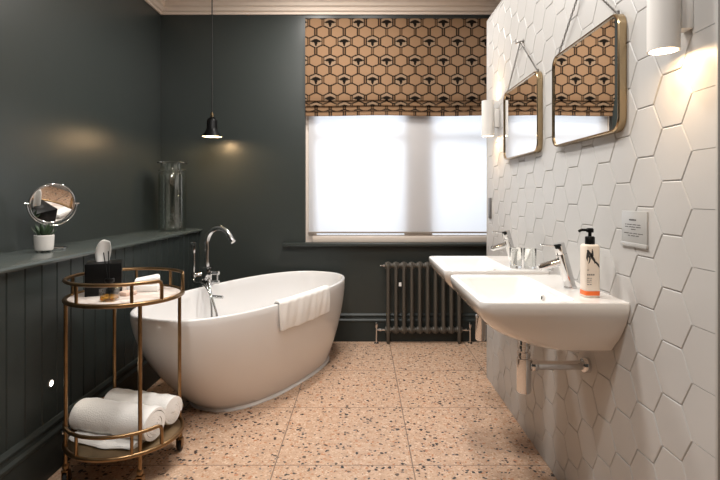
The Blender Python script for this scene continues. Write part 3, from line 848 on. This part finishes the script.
# tumblers
def tumbler(x, y):
    t = G(); t.lathe([(.0235, .0006), (.0255, .004), (.028, .088), (.0272, .090), (.0262, .088), (.0238, .012), (.020, .010)], (0, 0, 0), n=32)
    o = t.build('glass_tumbler', M['clearglass']); o.location = (x, y, .8505); return o
tA = tumbler(.695, 2.272); tag(tA, 'clear glass tumbler on the far basin ledge, the one nearer the far tap', 'glass', 'glass tumblers on the basin ledge')
tB = tA.copy(); C.objects.link(tB); tB.location = (.752, 2.252, .8505)
tag(tB, 'clear glass tumbler on the far basin ledge, the one nearer the tiled wall', 'glass', 'glass tumblers on the basin ledge')

# soap bottle
BX, BY, BZ = .733, 1.618, .8505
sb_ = thing('soap_dispenser', (BX, BY, BZ), 'cream square pump soap bottle with orange band on the near basin', 'soap bottle')
g = G(); R_ = lambda h, z, q=.010: [Vector((BX + x, BY + y, BZ + z)) for x, y in rrect(-h, h, -h, h, q, 5)]
g.loft([R_(.0225, 0), R_(.0242, .003), R_(.0242, .160), R_(.023, .165), R_(.019, .168, .009)])
g.build('bottle', M['soapwhite'], sb_)
G().loft([R_(.0245, .007), R_(.0245, .021)], False, False).build('colour_band', M['orange'], sb_)
g = G(); g.lathe([(.0150, .167), (.0150, .190), (.0125, .193)], (BX, BY, BZ), n=24); g.cyl((BX, BY, BZ + .190), (BX, BY, BZ + .210), .0055, 12)
g.lathe([(.011, .206), (.0115, .210), (.0115, .217), (.008, .220)], (BX, BY, BZ), n=20); g.tube([(BX, BY, BZ + .213), (BX - .028, BY - .004, BZ + .214), (BX - .038, BY - .006, BZ + .210)], .0045, 10)
g.build('pump', M['black'], sb_)
# printed label on the face towards the viewer: brushy black figure, text rules
lb = G(); yf_ = BY - .0245
def stroke(pts, ws):
    n_ = len(pts); L_ = []; R2 = []
    for i in range(n_):
        a = Vector(pts[max(0, i - 1)]); b = Vector(pts[min(n_ - 1, i + 1)]); d = (b - a).normalized(); nn = Vector((-d.y, d.x)) * ws[i]
        L_.append(Vector(pts[i]) + nn); R2.append(Vector(pts[i]) - nn)
    vs = [(BX + p.x * .88, yf_, BZ + p.y) for p in L_ + R2]
    lb.add(vs, [(i, i + 1, n_ + i + 1, n_ + i) for i in range(n_ - 1)], False)
stroke([(-.022, .152), (-.019, .146), (-.020, .136), (-.023, .126), (-.021, .116)], [.0015, .004, .005, .003, .001])
stroke([(-.019, .152), (-.012, .140), (-.004, .128), (.004, .118), (.006, .108)], [.001, .004, .005, .004, .001])
stroke([(-.004, .155), (-.003, .145), (-.004, .135), (-.006, .126)], [.001, .003, .005, .002])
stroke([(.002, .117), (.010, .112), (.018, .104), (.022, .096)], [.001, .003, .0035, .0008])
stroke([(-.016, .134), (-.012, .124), (-.014, .114), (-.018, .108)], [.003, .003, .002, .0008])
lb.build('printed_figure', M['ink'], sb_, auto=None)
lt = G()
for (z, words) in ((.088, [(-.022, -.016)]), (.073, [(-.022, -.017), (-.0155, -.010), (-.0085, -.003), (-.0015, .004)]), (.062, [(-.022, -.013), (-.011, -.005)]), (.056, [(-.022, -.016), (-.014, -.006)]), (.050, [(-.022, -.012), (-.010, -.007)]), (.042, [(-.022, -.015), (-.013, -.006)])):
    h = .0022 if z == .073 else .0011
    for a, b in words: lt.add([(BX + a * .9, yf_, BZ + z - h), (BX + b * .9, yf_, BZ + z - h), (BX + b * .9, yf_, BZ + z + h), (BX + a * .9, yf_, BZ + z + h)], [(0, 1, 2, 3)], False)
lt.build('printed_text', M['inkgrey'], sb_, auto=None)

# acrylic sign on the tiles
SY0, SY1, SZ0, SZ1 = 1.419, 1.557, 1.028, 1.128
sg = thing('wall_sign', (XP - .006, (SY0 + SY1) / 2, (SZ0 + SZ1) / 2), 'small grey printed acrylic notice on the tiles right of the soap bottle', 'sign')
G().box(XP - .0085, XP - .0035, SY0, SY1, SZ0, SZ1, .001).build('plate', M['acryl'], sg)
hd = G(); hd.box(XP - .0115, XP - .0035, SY0 - .002, SY1 + .002, SZ0 - .006, SZ0 + .006, .002); hd.build('holder_lip', M['acryl'], sg)
tx = G()
def words(z, y_start, lens, h):
    # text runs from the far side (left in view) towards the near side
    y = y_start
    for L in lens:
        k = 0
        while k < L:
            tx.add([(XP - .0087, y, z - h), (XP - .0087, y - .0034, z - h), (XP - .0087, y - .0034, z + h * (1 if k % 3 else .6)), (XP - .0087, y, z + h)], [(0, 1, 2, 3)], False)
            y -= .0044; k += 1
        y -= .0035
words(1.102, 1.513, [9], .0024)
words(1.088, 1.536, [2, 6, 5, 4], .0013); words(1.081, 1.536, [4, 8, 6], .0013); words(1.074, 1.503, [6], .0013)
words(1.062, 1.541, [6, 4, 5, 6], .0013); words(1.055, 1.519, [3, 5, 4], .0013)
tx.build('notice_text', M['ink'], sg, auto=None)

# wall mirrors
def wall_mirror(y0, y1):
    z0, z1 = 1.372, 1.742; yc = (y0 + y1) / 2; xf = XP - .031; xb = XP - .0055
    m = thing('wall_mirror', (xb, yc, z0), 'mirror', 'mirror', 'framed mirrors above the basins')
    oc = rrect(y0, y1, z0, z1, .045, 8); ic = rrect(y0 + .008, y1 - .008, z0 + .008, z1 - .008, .039, 8); im = rrect(y0 + .003, y1 - .003, z0 + .003, z1 - .003, .043, 8)
    L3 = lambda poly, x: [Vector((x, a, b)) for a, b in poly]
    g = G(); g.loft([L3(ic, xb), L3(oc, xb), L3(oc, xf + .004), L3(im, xf), L3(ic, xf + .001), L3(ic, xf + .008)], True, False)
    g.build('frame', M['bronze'], m, auto=30)
    G().loft([L3(ic, xf + .006), L3(ic, xf + .009)]).build('mirror_glass', M['mirror'], m, auto=20)
    hk = Vector((XP - .020, yc, 1.945))
    for yy in (y0 + .03, y1 - .03):
        a = Vector((xf + .014, yy, z1 - .004)); d = hk - a; L = d.length; d.normalize(); c = G(); nl = int(L / .0105)
        sd = Vector((1, 0, 0)); up = d.cross(sd).normalized(); sd = up.cross(d).normalized()
        for k in range(nl):
            mid_ = a + d * (L * (k + .5) / nl); s2 = sd if k % 2 else up
            c.tube([mid_ + d * (.0075 * math.cos(q)) + s2 * (.0036 * math.sin(q)) for q in [2 * PI * i / 10 for i in range(10)]], .0013, 5, closed=True)
        c.build('chain', M['steel'], m)
        e = G(); e.cyl((xf + .014, yy, z1 - .006), (xf + .014, yy, z1 + .006), .005, 10); e.build('chain_eye', M['steel'], m)
    h = G(); h.tube(fillet([(XP - .003, yc, 1.950), (XP - .030, yc, 1.945), (XP - .034, yc + .03, 1.945), (XP - .034, yc + .034, 1.968)], .008), .0036, 10)
    h.lathe([(.011, 0), (.011, .004), (.006, .006)], (XP - .0035, yc, 1.950), (-1, 0, 0), 16)
    h.build('hook', M['steel'], m)
    return m
w1 = wall_mirror(1.532, 2.072); w1['label'] = 'brass framed mirror hung by a chain above the basin with the soap bottle'
w2 = copy_tree(w1, None, (0, .712, 0)); w2['label'] = 'brass framed mirror hung from a hook above the far basin, nearer the window'

# wall sconces
def sconce(yc):
    xc = XP - .066; z0, z1 = 1.531, 1.739
    s = thing('wall_sconce', (xc, yc, z0), 'sconce', 'wall lamp', 'white cylinder wall lamps')
    g = G(); g.lathe([(.033, .004), (.033, 0), (.0365, 0), (.0365, .208), (.033, .208), (.033, .204)], (xc, yc, z0), n=36, cap0=False, cap1=False)
    g.lathe([(.033, .004), (.0325, .012), (.0325, .196), (.033, .204)], (xc, yc, z0), n=36, cap0=False, cap1=False)
    g.build('lamp_body', M['sconce'], s)
    for nm, zz in (('lamp_lens', .009), ('lamp_lens', .199)):
        G().lathe([(.0324, -.0015), (.0324, .0015)], (xc, yc, z0 + zz), n=28).build(nm, M['warm'], s)
    G().box(xc + .034, XP - .003, yc - .020, yc + .020, z0 + .05, z1 - .05, .003).build('wall_bracket', M['sconce'], s)
    return s
s1 = sconce(1.245); s1['label'] = 'white cylinder wall lamp nearest the camera, above the printed notice'
s2 = copy_tree(s1, None, (0, 1.735, 0)); s2['label'] = 'white cylinder wall lamp at the far end of the tiled wall by the window'

# small light set in the boarding
sp_ = thing('recessed_spotlight', (PX, 2.135, .379), 'tiny round lit spotlight set into the dark boarding near the floor', 'light')
G().lathe([(.013, 0), (.019, 0), (.019, .004), (.013, .005)], (PX, 2.135, .379), (1, 0, 0), 24, cap0=False, cap1=False).build('bezel', M['chrome'], sp_)
G().lathe([(.0128, 0), (.0128, .0035)], (PX, 2.135, .379), (1, 0, 0), 20).build('lens', M['led'], sp_)

# ------------------------------------------------------------------ light
def light(name, kind, loc, energy, col, rot=None, look=None, **kw):
    d = bpy.data.lights.new(name, kind); d.energy = energy; d.color = col
    for k, v in kw.items(): setattr(d, k, v)
    o = bpy.data.objects.new(name, d); C.objects.link(o); o.location = loc
    if look is not None: o.rotation_euler = (Vector(look) - Vector(loc)).to_track_quat('-Z', 'Y').to_euler()
    return o
WARM = (1, .74, .48)
light('daylight', 'AREA', (.45, YB + 1.0, 1.75), 27, (.90, .95, 1.0), look=(.45, 0, 1.70), shape='RECTANGLE', size=2.6, size_y=2.3)
# added ceiling fill lamps, out of view, giving most of the room light
FILL_LAMPS = [(-.50, 2.05, 20), (.05, 3.20, 24), (-.05, 1.9, 17), (-.45, .7, 28), (.05, .4, 10), (-.40, 3.45, 14)]
fill0 = None
for i, (x, y, e) in enumerate(FILL_LAMPS):
    if fill0 is None:
        fill0 = thing('added_fill_lamp', (x, y, ZC), 'added round fill lamp in the ceiling, out of view', 'lamp', 'added ceiling fill lamps')
        G().lathe([(.075, -.002), (.090, -.004), (.090, 0)], (x, y, ZC), n=32, cap0=False, cap1=False).build('trim_ring', M['sconce'], fill0)
        G().lathe([(.074, -.003), (.074, -.001)], (x, y, ZC), n=32).build('lens', M['fill_glow'], fill0)
    else:
        c = copy_tree(fill0); c.location = (x, y, ZC)
    light('added_fill_light', 'AREA', (x, y, ZC - .008), e, (1, .965, .92), look=(x, y, 0), shape='DISK', size=.16)
light('pendant_bulb', 'POINT', (LX, LY, LZ + .012), 6.5, (1, .66, .34), shadow_soft_size=.02)
for y in (1.245, 1.245 + 1.735):
    xc = XP - .066
    light('sconce_down', 'AREA', (xc, y, 1.5335), .85, (1, .68, .38), look=(xc, y, 0), shape='DISK', size=.058)
    light('sconce_up', 'AREA', (xc, y, 1.7365), .85, (1, .68, .38), look=(xc, y, 3), shape='DISK', size=.058)
light('spot_lamp', 'SPOT', (PX + .008, 2.135, .379), .6, (1, .9, .75), look=(0, 2.135, .3), spot_size=math.radians(120), spot_blend=.8, shadow_soft_size=.01)

w = bpy.data.worlds.new('World'); bpy.context.scene.world = w; w.use_nodes = True
bgn = w.node_tree.nodes['Background']; bgn.inputs[0].default_value = (.86, .92, 1, 1); bgn.inputs[1].default_value = 1.2

# ------------------------------------------------------------------ camera
cd = bpy.data.cameras.new('Camera'); cam = bpy.data.objects.new('Camera', cd); C.objects.link(cam)
cam.location = (0, 0, 1.17); cam.rotation_euler = (PI / 2, 0, 0)
cd.sensor_width = 36; cd.sensor_fit = 'HORIZONTAL'; cd.lens = 36 * 503 / 720
cd.shift_x = -2 / 720; cd.shift_y = -43 / 720; cd.clip_start = .02
S_ = bpy.context.scene; S_.camera = cam
vs_ = S_.view_settings; vs_.view_transform = 'Standard'; vs_.look = 'None'; vs_.gamma = 1; vs_.exposure = 0
vs_.use_curve_mapping = False
